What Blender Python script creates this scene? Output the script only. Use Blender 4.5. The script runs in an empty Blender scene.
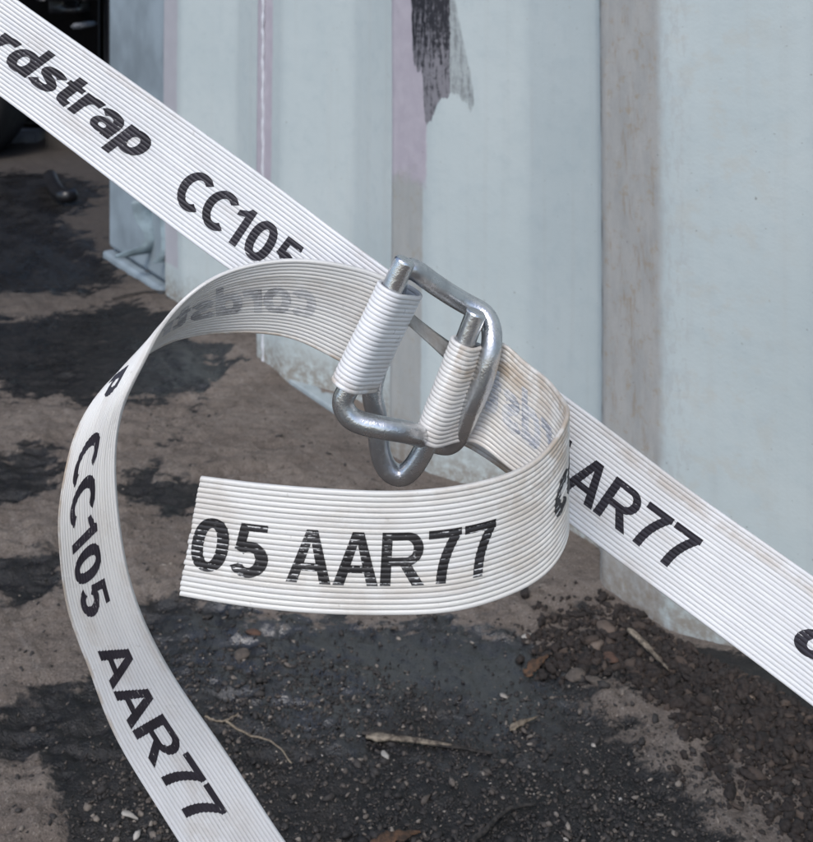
import bpy, bmesh, math, random
import numpy as np
from mathutils import Vector, Matrix

random.seed(7)
rng = np.random.default_rng(7)
S = bpy.context.scene
COL = S.collection

# ---------------------------------------------------------------- camera, sky, sun
F = 1100.0            # focal length in photo pixels (photo 813 wide)
CX, HY = 406.5, -43.0 # principal column and horizon row of the photo
H = 0.461             # eye height above the ground
cam = bpy.data.cameras.new('camera')
cam.sensor_fit = 'HORIZONTAL'; cam.sensor_width = 36.0
cam.lens = 36.0 * F / 813.0
cam.shift_y = (HY - 421.0) / 813.0
cam.clip_start = 0.02; cam.clip_end = 400
cam.dof.use_dof = True; cam.dof.focus_distance = 0.352; cam.dof.aperture_fstop = 40
cam_o = bpy.data.objects.new('camera', cam); COL.objects.link(cam_o)
cam_o.location = (0, 0, H); cam_o.rotation_euler = (math.radians(90), 0, 0)
S.camera = cam_o

SUN_EL, SUN_AZ = math.radians(50), math.radians(200)   # azimuth clockwise from +Y
w = bpy.data.worlds.new('World'); S.world = w; w.use_nodes = True
nt = w.node_tree; nt.nodes.clear()
sky = nt.nodes.new('ShaderNodeTexSky'); sky.sky_type = 'NISHITA'; sky.sun_disc = False
sky.sun_elevation = SUN_EL; sky.sun_rotation = SUN_AZ
sky.air_density = 1.0; sky.dust_density = 1.6; sky.ozone_density = 1.2
bg = nt.nodes.new('ShaderNodeBackground'); bg.inputs['Strength'].default_value = 0.132
wo = nt.nodes.new('ShaderNodeOutputWorld')
nt.links.new(sky.outputs[0], bg.inputs[0]); nt.links.new(bg.outputs[0], wo.inputs[0])
sl = bpy.data.lights.new('sun', 'SUN'); sl.energy = 1.2; sl.angle = math.radians(24); sl.color = (1.0, 0.965, 0.92)
so = bpy.data.objects.new('sun', sl); COL.objects.link(so)
sd = Vector((math.sin(SUN_AZ) * math.cos(SUN_EL), math.cos(SUN_AZ) * math.cos(SUN_EL), math.sin(SUN_EL)))
so.rotation_euler = sd.to_track_quat('Z', 'Y').to_euler(); so.location = sd * 5
S.view_settings.view_transform = 'Standard'; S.view_settings.look = 'None'
S.view_settings.exposure = 0.62; S.view_settings.gamma = 1.0

# ---------------------------------------------------------------- helpers
def P(px, py, Z):
    return Vector(((px - CX) / F * Z, Z, H - (py - HY) / F * Z))
def G(px, py, z=0.0):
    Z = (H - z) * F / (py - HY)
    return Vector(((px - CX) / F * Z, Z, z))

def link(name, me, mat=None, parent=None, smooth=True):
    o = bpy.data.objects.new(name, me); COL.objects.link(o)
    if mat: me.materials.append(mat)
    if parent: o.parent = parent
    if smooth:
        me.polygons.foreach_set('use_smooth', [True] * len(me.polygons))
    return o
def from_bm(name, bm, mat, parent=None, smooth=True):
    me = bpy.data.meshes.new(name); bm.to_mesh(me); bm.free()
    return link(name, me, mat, parent, smooth)
def from_np(name, V, Fc, mat, parent=None, smooth=True):
    me = bpy.data.meshes.new(name)
    V = np.asarray(V, dtype=np.float32); Fc = np.asarray(Fc, dtype=np.int32)
    n, k = Fc.shape
    me.vertices.add(len(V)); me.vertices.foreach_set('co', V.ravel())
    me.loops.add(n * k); me.loops.foreach_set('vertex_index', Fc.ravel())
    me.polygons.add(n); me.polygons.foreach_set('loop_start', np.arange(n, dtype=np.int32) * k)
    me.update(calc_edges=True); me.validate()
    return link(name, me, mat, parent, smooth)
def attr(o, name, arr):
    a = o.data.attributes.new(name, 'FLOAT', 'POINT'); a.data.foreach_set('value', np.asarray(arr, dtype=np.float32))
def tag(o, label, cat, group=None, kind=None):
    if label: o['label'] = label
    if cat: o['category'] = cat
    if group: o['group'] = group
    if kind: o['kind'] = kind
    return o
def empty(name, loc=(0, 0, 0)):
    o = bpy.data.objects.new(name, None); COL.objects.link(o); o.location = loc; o.empty_display_size = 0.05
    return o
def sstep(x, a, b):
    t = np.clip((x - a) / (b - a), 0, 1); return t * t * (3 - 2 * t)

_perm = rng.random((256, 256))
def vnoise(x, y):
    xi = np.floor(x).astype(int); yi = np.floor(y).astype(int)
    fx = x - xi; fy = y - yi
    fx = fx * fx * (3 - 2 * fx); fy = fy * fy * (3 - 2 * fy)
    a = _perm[xi & 255, yi & 255]; b = _perm[(xi + 1) & 255, yi & 255]
    c = _perm[xi & 255, (yi + 1) & 255]; d = _perm[(xi + 1) & 255, (yi + 1) & 255]
    return (a * (1 - fx) + b * fx) * (1 - fy) + (c * (1 - fx) + d * fx) * fy
def fbm(x, y, oct=5, gain=0.5):
    s = 0; amp = 1; tot = 0
    for i in range(oct):
        ca, sa = math.cos(.65 + i * 1.1), math.sin(.65 + i * 1.1); u, v = x * ca - y * sa, x * sa + y * ca
        s = s + amp * vnoise(u * 2.07 ** i + 17.3 * i, v * 2.07 ** i - 9.1 * i); tot += amp; amp *= gain
    return s / tot

class NT:
    """tiny node-tree writer"""
    def __init__(self, name):
        self.m = bpy.data.materials.new(name); self.m.use_nodes = True
        self.t = self.m.node_tree; self.b = self.t.nodes['Principled BSDF']
    def n(self, typ, **kw):
        nd = self.t.nodes.new(typ)
        for k, v in kw.items(): setattr(nd, k, v)
        return nd
    def set(self, sock, v):
        if isinstance(v, bpy.types.NodeSocket): self.t.links.new(v, sock)
        else:
            if sock.type == 'RGBA' and len(v) == 3: v = (*v, 1)
            sock.default_value = v
    def math(self, op, a, b=0.0, clamp=False):
        nd = self.n('ShaderNodeMath', operation=op, use_clamp=clamp)
        self.set(nd.inputs[0], a); self.set(nd.inputs[1], b); return nd.outputs[0]
    def noise(self, vec=None, scale=5.0, detail=6.0, rough=0.55, dist=0.0):
        nd = self.n('ShaderNodeTexNoise')
        if vec is not None: self.set(nd.inputs['Vector'], vec)
        nd.inputs['Scale'].default_value = scale; nd.inputs['Detail'].default_value = detail
        nd.inputs['Roughness'].default_value = rough; nd.inputs['Distortion'].default_value = dist
        return nd.outputs[0]
    def ramp(self, v, a, b, lo=0.0, hi=1.0):
        nd = self.n('ShaderNodeMapRange', interpolation_type='SMOOTHSTEP')
        self.set(nd.inputs[0], v); self.set(nd.inputs[1], a); self.set(nd.inputs[2], b)
        self.set(nd.inputs[3], lo); self.set(nd.inputs[4], hi)
        return nd.outputs[0]
    def mix(self, f, a, b):
        nd = self.n('ShaderNodeMix', data_type='RGBA')
        self.set(nd.inputs[0], f); self.set(nd.inputs[6], a); self.set(nd.inputs[7], b); return nd.outputs[2]
    def scale(self, vec, s):
        nd = self.n('ShaderNodeMapping'); self.set(nd.inputs[0], vec); nd.inputs['Scale'].default_value = s
        return nd.outputs[0]
    def attr(self, name):
        return self.n('ShaderNodeAttribute', attribute_name=name).outputs['Fac']
    def obj(self): return self.n('ShaderNodeTexCoord').outputs['Object']
    def bump(self, h, strength=0.3, dist=0.001):
        nd = self.n('ShaderNodeBump'); self.set(nd.inputs['Strength'], strength)
        nd.inputs['Distance'].default_value = dist; self.set(nd.inputs['Height'], h)
        self.t.links.new(nd.outputs[0], self.b.inputs['Normal'])
    def out(self, base, rough, metal=0.0, spec=0.5):
        self.set(self.b.inputs['Base Color'], base); self.set(self.b.inputs['Roughness'], rough)
        self.set(self.b.inputs['Metallic'], metal); self.set(self.b.inputs['Specular IOR Level'], spec)
        return self.m

# ---------------------------------------------------------------- materials
def mat_strap():
    k = NT('strap_white'); o = k.obj()
    n1 = k.noise(o, 60, 5); n2 = k.noise(o, 900, 3)
    cx = k.n('ShaderNodeCombineXYZ'); k.set(cx.inputs[0], k.math('MULTIPLY', k.attr('along'), 90)); k.set(cx.inputs[1], k.math('MULTIPLY', k.attr('across'), 260))
    fib = k.noise(cx.outputs[0], 1.0, 4, .6)
    c = k.mix(k.ramp(n1, .35, .7), (.80, .81, .83), (.74, .75, .77))
    c = k.mix(k.attr('aged'), c, (.74, .73, .695))  # cream where less blue sky is mirrored: that light is painted into the colour
    c = k.mix(k.math('MULTIPLY', k.attr('cord'), .30), c, (.62, .62, .63))
    c = k.mix(k.ramp(fib, .45, .75, 0, .30), c, (.60, .59, .58))
    d = k.attr('dirt')
    dn = k.math('MULTIPLY', d, k.ramp(k.noise(o, 130, 6, .65), .30, .62), True)
    c = k.mix(dn, c, (.42, .34, .26))
    spk = k.ramp(k.noise(o, 420, 2), .70, .76)
    c = k.mix(k.math('MULTIPLY', spk, .25), c, (.30, .26, .21))
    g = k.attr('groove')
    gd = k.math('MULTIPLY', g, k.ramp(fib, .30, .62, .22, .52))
    c = k.mix(gd, c, (.30, .295, .29))  # shade between the cords painted in as a darker groove colour
    k.bump(k.math('ADD', n2, k.math('MULTIPLY', fib, 1.6)), .22, .0003)
    m = k.out(c, k.ramp(n1, .3, .7, .26, .42), 0, .55)
    k.b.inputs['Subsurface Weight'].default_value = 0.30
    k.b.inputs['Subsurface Radius'].default_value = (.003, .003, .003)
    return m
def mat_ink(name, col, wear, gaps=.35):
    """printed ink: streaky along the cords, thin or missing in the grooves between them"""
    k = NT(name); o = k.obj()
    n = k.noise(o, 700, 4, .7); n2 = k.noise(o, 90, 3)
    cx = k.n('ShaderNodeCombineXYZ'); k.set(cx.inputs[0], k.math('MULTIPLY', k.attr('along'), 420)); k.set(cx.inputs[1], k.math('MULTIPLY', k.attr('across'), 95))
    stk = k.noise(cx.outputs[0], 1.0, 5, .65)
    g = k.math('MULTIPLY', k.attr('groove'), k.ramp(k.noise(o, 170, 4, .6), .42, .60))
    v = k.math('ADD', k.math('ADD', k.math('MULTIPLY', n, .30), k.math('MULTIPLY', n2, .2)), k.math('MULTIPLY', stk, .5))
    f = k.ramp(k.math('ADD', v, k.math('MULTIPLY', g, gaps * .4)), wear, wear + .07)
    c = k.mix(k.ramp(n2, .3, .7), col, tuple(x * 1.7 for x in col))
    c = k.mix(f, c, (.60, .60, .595))
    return k.out(c, .45, 0, .4)
def mat_steel():
    k = NT('zinc_steel'); o = k.obj()
    n1 = k.noise(o, 110, 5); n2 = k.noise(o, 1500, 3)
    c = k.mix(k.ramp(n1, .35, .7), (.63, .64, .65), (.44, .45, .465))
    c = k.mix(k.ramp(k.noise(o, 300, 4), .62, .75, 0, .5), c, (.72, .73, .75))
    k.bump(k.math('ADD', n2, k.math('MULTIPLY', k.noise(o, 200, 4), 2.6)), .22, .0005)
    return k.out(c, k.ramp(n1, .3, .7, .20, .36), .97)
def plain(name, col, rough=.6, var=.25, sc=30, metal=0, bump=.2):
    k = NT(name); o = k.obj(); n = k.noise(o, sc, 6)
    c = k.mix(k.ramp(n, .3, .7), tuple(x * (1 - var) for x in col), tuple(x * (1 + var) for x in col))
    k.bump(k.noise(o, sc * 8, 4), bump, .001)
    return k.out(c, k.ramp(n, .3, .7, rough * .85, min(1, rough * 1.15)), metal)

# ---------------------------------------------------------------- container wall geometry
PER, FLAT, SLP, INF, DEP = .278, .064, .090, .088, .036
D = Vector((-.5635, .8261, 0)); D.normalize()      # along the wall, away from the camera
INW = Vector((.8261, .5635, 0)); INW.normalize()   # into the container
E0 = Vector(((600 - CX) / F * .80, .80, 0))         # far edge of the outer flat seen at column 600
def wall_pt(k, off, z, inn=0.0):
    """k: rib number (0 at column 600, 1 at 389 ...); off: metres from its far edge towards the camera"""
    p = E0 + D * (k * PER - off) + INW * inn
    return Vector((p.x, p.y, z))
def prof(off):
    if off < FLAT: return 0.0
    if off < FLAT + SLP: return DEP * (off - FLAT) / SLP
    if off < FLAT + SLP + INF: return DEP
    return DEP * (1 - (off - FLAT - SLP - INF) / (PER - FLAT - SLP - INF))

def mat_wall():
    """UV.x = metres along the wall from rib 0's far edge (towards camera positive), UV.y = height"""
    k = NT('container_paint')
    uv = k.n('ShaderNodeUVMap', uv_map='wall').outputs[0]
    nz = k.n('ShaderNodeTexNoise'); k.set(nz.inputs['Vector'], uv); nz.inputs['Scale'].default_value = 55; nz.inputs['Detail'].default_value = 6; nz.inputs['Roughness'].default_value = .62
    sep0 = k.n('ShaderNodeSeparateXYZ'); k.set(sep0.inputs[0], uv)
    sepn = k.n('ShaderNodeSeparateColor'); k.set(sepn.inputs[0], nz.outputs[1])
    u0, z0 = sep0.outputs[0], sep0.outputs[1]
    def warp(a): 
        return (k.math('ADD', u0, k.math('MULTIPLY', k.math('SUBTRACT', sepn.outputs[0], .5), a)),
                k.math('ADD', z0, k.math('MULTIPLY', k.math('SUBTRACT', sepn.outputs[1], .5), a)))
    ua, za = warp(.009); ub, zb = warp(.05); uc, zc = warp(.006)
    def box(u, z, ulo, uhi, zlo, zhi, s=.003):
        f = k.math('MULTIPLY', k.ramp(u, ulo - s, ulo + s), k.ramp(u, uhi + s, uhi - s))
        f = k.math('MULTIPLY', f, k.ramp(z, zlo - s, zlo + s))
        return k.math('MULTIPLY', f, k.ramp(z, zhi + s, zhi - s))
    big = k.noise(uv, 7, 5); fine = k.noise(uv, 500, 3); mid = k.noise(uv, 60, 6, .6)
    c = k.mix(k.ramp(big, .3, .7), (.415, .475, .482), (.462, .516, .518))
    c = k.mix(k.ramp(mid, .45, .75, 0, .35), c, (.345, .405, .425))
    # vertical faint runs
    runs = k.noise(k.scale(uv, (90, 2.5, 1)), 1.0, 5, .6)
    c = k.mix(k.ramp(runs, .5, .75, 0, .25), c, (.385, .39, .375))
    lav = k.mix(k.ramp(mid, .35, .7), (.395, .365, .41), (.445, .415, .455))
    gry = k.mix(k.ramp(k.noise(k.scale(uv, (70, 22, 1)), 1.0, 7, .68), .30, .70), (.305, .306, .298), (.38, .372, .355))
    gry = k.mix(k.ramp(k.noise(uv, 90, 6, .7), .53, .66, 0, .85), gry, (.31, .265, .205))
    rr2 = k.noise(k.scale(uv, (1, 18, 1)), 1.0, 5, .7)
    # rib 0: worn grey strip, full height
    m0 = box(ua, za, -.004, .058, -.2, .7, .0045)
    c = k.mix(k.math('MULTIPLY', m0, .92), c, gry)
    # flaking along the strip's right edge, and brown streaks in the strip
    fl = k.math('MULTIPLY', box(ua, za, .058, .078, -.2, .7, .004), k.ramp(k.noise(k.scale(uv, (180, 60, 1)), 1.0, 6, .7), .50, .56))
    c = k.mix(k.math('MULTIPLY', fl, .35), c, (.36, .37, .37))
    bs = k.math('MULTIPLY', box(ub, zb, .010, .050, -.1, .42, .012), k.ramp(k.noise(k.scale(uv, (110, 22, 1)), 1.0, 6, .72), .52, .66))
    c = k.mix(k.math('MULTIPLY', bs, .65), c, (.27, .22, .165))
    dkl = k.math('MULTIPLY', box(uc, zc, -.006, .000, -.2, .7, .0012), k.ramp(rr2, .42, .6))
    c = k.mix(k.math('MULTIPLY', dkl, .7), c, (.14, .135, .13))  # shadow line along the rib's far edge, painted into the colour
    # soft beige staining right of rib 0
    st = k.math('MULTIPLY', box(ub, zb, .06, .13, -.1, .7, .03), k.ramp(k.noise(uv, 45, 6, .7), .5, .62))
    c = k.mix(k.math('MULTIPLY', st, .28), c, (.42, .395, .34))
    # rib 1: grey below, lavender primer above
    m1g = box(uc, zc, -.278 - .002, -.278 + .052, -.2, .7, .002)
    c = k.mix(k.math('MULTIPLY', m1g, .9), c, k.mix(.35, gry, (.33, .35, .34)))
    m1 = k.math('MULTIPLY', box(uc, za, -.278 - .002, -.278 + .058, .10, .8, .0018), k.ramp(zb, .245, .268))
    c = k.mix(m1, c, lav)
    # rib 2 lavender around the weld, and rib 3
    m2 = box(uc, zc, -.556 - .012, -.556 + .040, .14, .9, .002)
    c = k.mix(m2, c, lav)
    m3 = box(uc, zc, -.834 - .012, -.834 + .050, .05, .9, .003)
    c = k.mix(k.math('MULTIPLY', m3, .8), c, k.mix(.5, lav, (.36, .36, .39)))
    # black scrape on rib 1: its ragged lower edge as a curve over the wall's own coordinate
    def foot(px_list, lo, hi):
        fc = k.n('ShaderNodeFloatCurve'); cm = fc.mapping.curves[0]
        pts = sorted([((x - lo) / (hi - lo), z) for x, z in px_list])
        while len(cm.points) < len(pts): cm.points.new(.5, .5)
        for p_, (x, z) in zip(cm.points, pts): p_.location = (x, z); p_.handle_type = 'VECTOR'
        fc.mapping.use_clip = False; fc.mapping.update()
        k.set(fc.inputs['Value'], k.math('DIVIDE', k.math('SUBTRACT', uc, lo), hi - lo)); return fc.outputs[0]
    def uz(x, y):
        best = min(np.arange(-.30, -.08, .0005), key=lambda u_: abs(CX + (lambda q: q.x / q.y * F)(E0 - D * float(u_) + INW * prof(float(u_) + .278)) - x))
        q = E0 - D * float(best) + INW * prof(float(best) + .278)
        return float(best), H - (y - HY) / F * q.y
    stre = k.noise(k.scale(uv, (330, 45, 1)), 1.0, 6, .68); blot = k.noise(uv, 210, 5, .7)
    rag = k.noise(k.scale(uv, (260, 60, 1)), 1.0, 5, .7)
    zr = k.math('ADD', z0, k.math('MULTIPLY', k.math('SUBTRACT', rag, .5), .022))
    E1 = [uz(*p) for p in ((405, -90), (410.5, -80), (411.5, 62), (418, 72), (421.5, 66), (423, 118), (426, 127), (430, 118), (437, 102), (446, 97), (449, 92), (451, -90))]
    E2 = [uz(*p) for p in ((440, -90), (444, 60), (448, 93), (458, 98), (465, 104), (470, 112), (472.5, 104), (474, -90))]
    f1 = foot(E1, -.31, -.10); f2 = foot(E2, -.31, -.10)
    gate = lambda a, b: k.math('MULTIPLY', k.ramp(uc, a - .0006, a + .0006), k.ramp(uc, b + .0006, b - .0006))
    s1 = k.math('MULTIPLY', k.ramp(k.math('SUBTRACT', zr, f1), -.0008, .0012), gate(E1[1][0], E1[-1][0]))
    ur = k.math('SUBTRACT', uc, k.math('MULTIPLY', k.math('SUBTRACT', .345, z0), .22))
    s2 = k.math('MULTIPLY', k.ramp(k.math('SUBTRACT', zr, f2), -.0008, .0012), k.math('MULTIPLY', k.ramp(uc, E2[0][0], E2[0][0] + .001), k.ramp(ur, E2[-2][0] + .001, E2[-2][0] - .001)))
    c = k.mix(k.math('MULTIPLY', s2, k.ramp(stre, .30, .62, .95, .45)), c, k.mix(k.ramp(blot, .4, .6), (.15, .16, .165), (.25, .27, .275)))
    up = k.ramp(z0, .345, .415)
    blk = k.mix(k.ramp(k.math('SUBTRACT', k.math('ADD', k.math('MULTIPLY', stre, .6), k.math('MULTIPLY', blot, .4)), k.math('MULTIPLY', k.math('SUBTRACT', up, .5), .12)), .43, .58), (.018, .018, .024), (.20, .195, .215))
    c = k.mix(s1, c, blk)
    # rust and specks
    rs = k.ramp(k.noise(uv, 160, 4, .6), .715, .75)
    c = k.mix(k.math('MULTIPLY', rs, .55), c, (.27, .19, .12))
    ds = k.ramp(k.noise(uv, 330, 2, .5), .735, .76)
    c = k.mix(k.math('MULTIPLY', ds, .7), c, (.13, .12, .11))
    # splashed mud along the foot
    md = k.math('MULTIPLY', k.ramp(zb, .055, .0), k.ramp(k.noise(uv, 120, 6, .7), .30, .62))
    c = k.mix(k.math('MULTIPLY', md, .85), c, (.20, .165, .13))
    h = k.math('ADD', k.math('MULTIPLY', fine, .25), k.math('MULTIPLY', mid, .8))
    h = k.math('ADD', h, k.math('MULTIPLY', m1, .9))
    h = k.math('SUBTRACT', h, k.math('MULTIPLY', s1, k.math('ADD', stre, .8)))
    h = k.math('ADD', h, k.math('MULTIPLY', m0, k.math('MULTIPLY', rag, 1.2)))
    k.bump(h, .35, .0012)
    return k.out(c, k.ramp(mid, .3, .7, .42, .6), 0, .4)

M_wall = mat_wall()
M_blue = plain('blue_steel_paint', (.235, .285, .32), .55, .2, 12)
M_bend = plain('pale_blue_lip', (.24, .31, .345), .55, .3, 40)
M_black = plain('black_plastic', (.012, .012, .014), .35, .3, 9)
M_dkbrown = plain('dark_grime', (.06, .052, .045), .8, .3, 8)
M_dkgrey = plain('dim_grey_paint', (.16, .17, .19), .6, .2, 8)

def build_container():
    root = empty('shipping_container', wall_pt(1, 0, 0))
    tag(root, 'pale blue corrugated shipping container with worn, scraped paint behind the white straps', 'shipping container')
    inv = Matrix.Translation(-root.location)
    ks = list(range(3, -8, -1))
    # profile points with rounded corners
    offs = []
    for k in ks:
        for a in (0, FLAT, FLAT + SLP, FLAT + SLP + INF): offs.append((-k * PER + a))
    offs.append(-ks[-1] * PER + PER)
    raw = []
    u = -ks[0] * PER - .006
    pts = []
    def pin(u_): 
        kk = math.floor(u_ / PER + 1e-9); return prof(u_ - kk * PER)
    us = np.arange(-3 * PER, 7 * PER, .002)
    d = np.array([np.mean([pin(x + e) for e in (-.0055, -.003, 0, .003, .0055)]) for x in us])
    zs = np.array([-.06, 0.0, .02, .05, .1, .2, .3, .45, .7, 1.2, 2.45])
    V = []; UV = []
    for x, dd in zip(us, d):
        for z in zs:
            bend = .0015 * math.sin(z * 9 + x * 5)
            p = E0 - D * x + INW * (dd + bend); V.append((p.x - root.location.x, p.y - root.location.y, z)); UV.append((x, z))
    nz = len(zs); Fc = []
    for i in range(len(us) - 1):
        for j in range(nz - 1):
            Fc.append((i * nz + j, (i + 1) * nz + j, (i + 1) * nz + j + 1, i * nz + j + 1))
    o = from_np('corrugated_wall', V, Fc, M_wall, root)
    uvl = o.data.uv_layers.new(name='wall')
    li = np.zeros(len(o.data.loops), dtype=np.int32); o.data.loops.foreach_get('vertex_index', li)
    uvl.data.foreach_set('uv', np.array(UV, dtype=np.float32)[li].ravel())
    L = root.location
    def boxw(name, u0, u1, i0, i1, z0, z1, mat, bev=.003, seg=2):
        bm = bmesh.new(); vs = []
        for z in (z0, z1):
            for (uu, ii) in ((u0, i0), (u1, i0), (u1, i1), (u0, i1)):
                p = E0 - D * uu + INW * ii; vs.append(bm.verts.new((p.x - L.x, p.y - L.y, z)))
        for f in ((3, 2, 1, 0), (4, 5, 6, 7), (0, 1, 5, 4), (1, 2, 6, 5), (2, 3, 7, 6), (3, 0, 4, 7)):
            bm.faces.new([vs[q] for q in f])
        if bev: bmesh.ops.bevel(bm, geom=bm.edges[:], offset=bev, segments=seg, affect='EDGES', profile=.5)
        bmesh.ops.recalc_face_normals(bm, faces=bm.faces[:])
        return from_bm(name, bm, mat, root, False)
    boxw('corner_post', -3 * PER - .23, -3 * PER - .002, .004, .20, .018, 2.45, M_blue, .006)
    boxw('corner_casting', -3 * PER - .235, -3 * PER - .004, -.004, .21, -.03, .0125, M_blue, .004)
    boxw('bottom_rail', -3 * PER, 7 * PER, .003, .30, -.08, .001, mat_rail(), .002)
    boxw('roof', -3 * PER - .25, 7 * PER, .002, 2.4, 2.452, 2.50, M_blue, .004)
    boxw('end_wall', -3 * PER - .20, -3 * PER - .15, .21, 2.4, -.03, 2.45, M_blue, .002)
    # weld bead on rib 2
    bm = bmesh.new(); rings = []
    n = 160
    for i in range(n + 1):
        z = .0 + i / n * .9
        c = E0 - D * (-2 * PER + .020) - INW * .0008
        r = .0017 * (1 + .35 * math.sin(i * 2.1)) 
        ring = []
        for a in range(6):
            t = a / 6 * 2 * math.pi
            p = c + D * (math.cos(t) * r) - INW * (math.sin(t) * r)
            ring.append(bm.verts.new((p.x - L.x + .0004 * math.sin(i * .9), p.y - L.y, z)))
        rings.append(ring)
    for i in range(n):
        for a in range(6):
            bm.faces.new((rings[i][a], rings[i][(a + 1) % 6], rings[i + 1][(a + 1) % 6], rings[i + 1][a]))
    bmesh.ops.recalc_face_normals(bm, faces=bm.faces[:])
    from_bm('weld_bead', bm, plain('weld_paint', (.60, .62, .66), .4, .1, 90), root)
    # bent lip hanging out at the foot of the far post
    bend_sheet(root, [(142, 200), (147, 218), (155, 232), (151, 246), (138, 252), (124, 256)], 1.53, .016, .0022)
    bend_sheet(root, [(167, 208), (169, 232), (168, 252), (160, 262)], 1.49, .012, .0022)
    return root

def mat_rail():
    k = NT('rail_paint'); o = k.obj(); n = k.noise(o, 40, 6, .65)
    c = k.mix(k.ramp(n, .35, .7), (.27, .315, .33), (.34, .385, .395))
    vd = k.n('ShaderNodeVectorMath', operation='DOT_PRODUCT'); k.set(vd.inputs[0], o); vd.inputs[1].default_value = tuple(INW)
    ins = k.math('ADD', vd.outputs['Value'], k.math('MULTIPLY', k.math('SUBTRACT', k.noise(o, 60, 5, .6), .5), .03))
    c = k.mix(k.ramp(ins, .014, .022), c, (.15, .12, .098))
    c = k.mix(k.ramp(k.noise(o, 45, 7, .7), .60, .66), c, (.17, .14, .115))
    k.bump(k.noise(o, 300, 4), .3, .001)
    return k.out(c, .6)

def bend_sheet(root, px, Z, wid, th):
    pts = [P(x, y, Z) for x, y in px]
    pts = smooth_path(pts, 40)
    bm = bmesh.new(); L = root.location; rows = []
    for i, p in enumerate(pts):
        t = (pts[min(i + 1, len(pts) - 1)] - pts[max(i - 1, 0)]).normalized()
        q = Vector((.75, .62, .22 * math.sin(i * .16))); q.normalize(); n = t.cross(q).normalized()
        rows.append([bm.verts.new(p - L + q * (sx * wid) + n * (sy * th)) for sx, sy in ((-1, -1), (1, -1), (1, 1), (-1, 1))])
    for a, b in zip(rows, rows[1:]):
        for j in range(4): bm.faces.new((a[j], a[(j + 1) % 4], b[(j + 1) % 4], b[j]))
    bm.faces.new(rows[0]); bm.faces.new(rows[-1])
    bmesh.ops.recalc_face_normals(bm, faces=bm.faces[:])
    bmesh.ops.bevel(bm, geom=[e for e in bm.edges if e.calc_face_angle(0) > .8], offset=.002, segments=2, affect='EDGES')
    return from_bm('bent_lip', bm, M_bend, root)

# ---------------------------------------------------------------- curves
def spline_eval(X, t, tq):
    """natural cubic spline through rows of X at knots t, evaluated at tq"""
    X = np.asarray(X, float); t = np.asarray(t, float); n = len(t); h = np.diff(t)
    A = np.zeros((n, n)); B = np.zeros((n, X.shape[1])); A[0, 0] = A[-1, -1] = 1
    for i in range(1, n - 1):
        A[i, i - 1] = h[i - 1]; A[i, i] = 2 * (h[i - 1] + h[i]); A[i, i + 1] = h[i]
        B[i] = 6 * ((X[i + 1] - X[i]) / h[i] - (X[i] - X[i - 1]) / h[i - 1])
    M = np.linalg.solve(A, B)
    j = np.clip(np.searchsorted(t, tq, side='right') - 1, 0, n - 2)
    a = (t[j + 1] - tq)[:, None]; b = (tq - t[j])[:, None]; hh = h[j][:, None]
    return (M[j] * a ** 3 + M[j + 1] * b ** 3) / (6 * hh) + (X[j] / hh - M[j] * hh / 6) * a + (X[j + 1] / hh - M[j + 1] * hh / 6) * b
def smooth_path(pts, n):
    X = np.array([tuple(p) for p in pts]); t = np.concatenate([[0], np.cumsum(np.sqrt(np.linalg.norm(np.diff(X, axis=0), axis=1)))])
    return [Vector(r) for r in spline_eval(X, t, np.linspace(0, t[-1], n))]

def tube(name, pts, r, mat, parent=None, seg=28, cap=.0006, step=None):
    """sweep a round wire along pts; r may be a list"""
    n = len(pts); rr = r if isinstance(r, (list, tuple)) else [r] * n
    T = [(pts[min(i + 1, n - 1)] - pts[max(i - 1, 0)]).normalized() for i in range(n)]
    u = T[0].orthogonal().normalized(); bm = bmesh.new(); rings = []
    def ring(c, u, t, rad):
        v = t.cross(u).normalized()
        return [bm.verts.new(c + u * (rad * math.cos(a)) + v * (rad * math.sin(a))) for a in (2 * math.pi * q / seg for q in range(seg))]
    for i in range(n):
        u = (u - T[i] * u.dot(T[i])).normalized()
        if i == 0 and cap:
            rings.append(ring(pts[0] - T[0] * cap, u, T[0], rr[0] - cap))
        rings.append(ring(pts[i], u, T[i], rr[i]))
        if i == n - 1 and cap:
            rings.append(ring(pts[i] + T[i] * cap, u, T[i], rr[i] - cap))
    for a, b in zip(rings, rings[1:]):
        for j in range(seg): bm.faces.new((a[j], a[(j + 1) % seg], b[(j + 1) % seg], b[j]))
    bm.faces.new(list(reversed(rings[0]))); bm.faces.new(rings[-1])
    o = from_bm(name, bm, mat, parent)
    o.data.polygons[-1].use_smooth = False; o.data.polygons[-2].use_smooth = False
    return o

# ---------------------------------------------------------------- straps
W, NR, SUB = .035, 23, 10
T0, RA = .00020, .00049     # half core thickness, rib height
RIBV = rng.uniform(.80, 1.12, NR)
def rib(v):
    v = np.asarray(v, float)
    x = ((v * NR) % 1.0) * 2 - 1
    q = np.clip((v * NR).astype(int), 0, NR - 1)
    return T0 + RA * RIBV[q] * np.sqrt(np.clip(1 - (.985 * x) ** 2, 0, 1))

def st(Tx, Ty, Bx, By, Zc):
    """station of a strap: its upper and lower edge in the photo and its distance; the lower edge leans away"""
    lo, hi = 0.0, W
    f = lambda dz: (P(Tx, Ty, Zc - dz / 2) - P(Bx, By, Zc + dz / 2)).length
    if f(0) < W:
        for _ in range(50):
            m = (lo + hi) / 2
            if f(m) < W: lo = m
            else: hi = m
    a, b = P(Tx, Ty, Zc - lo / 2), P(Bx, By, Zc + lo / 2)
    return ((a + b) / 2, (b - a).normalized() * W)

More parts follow.
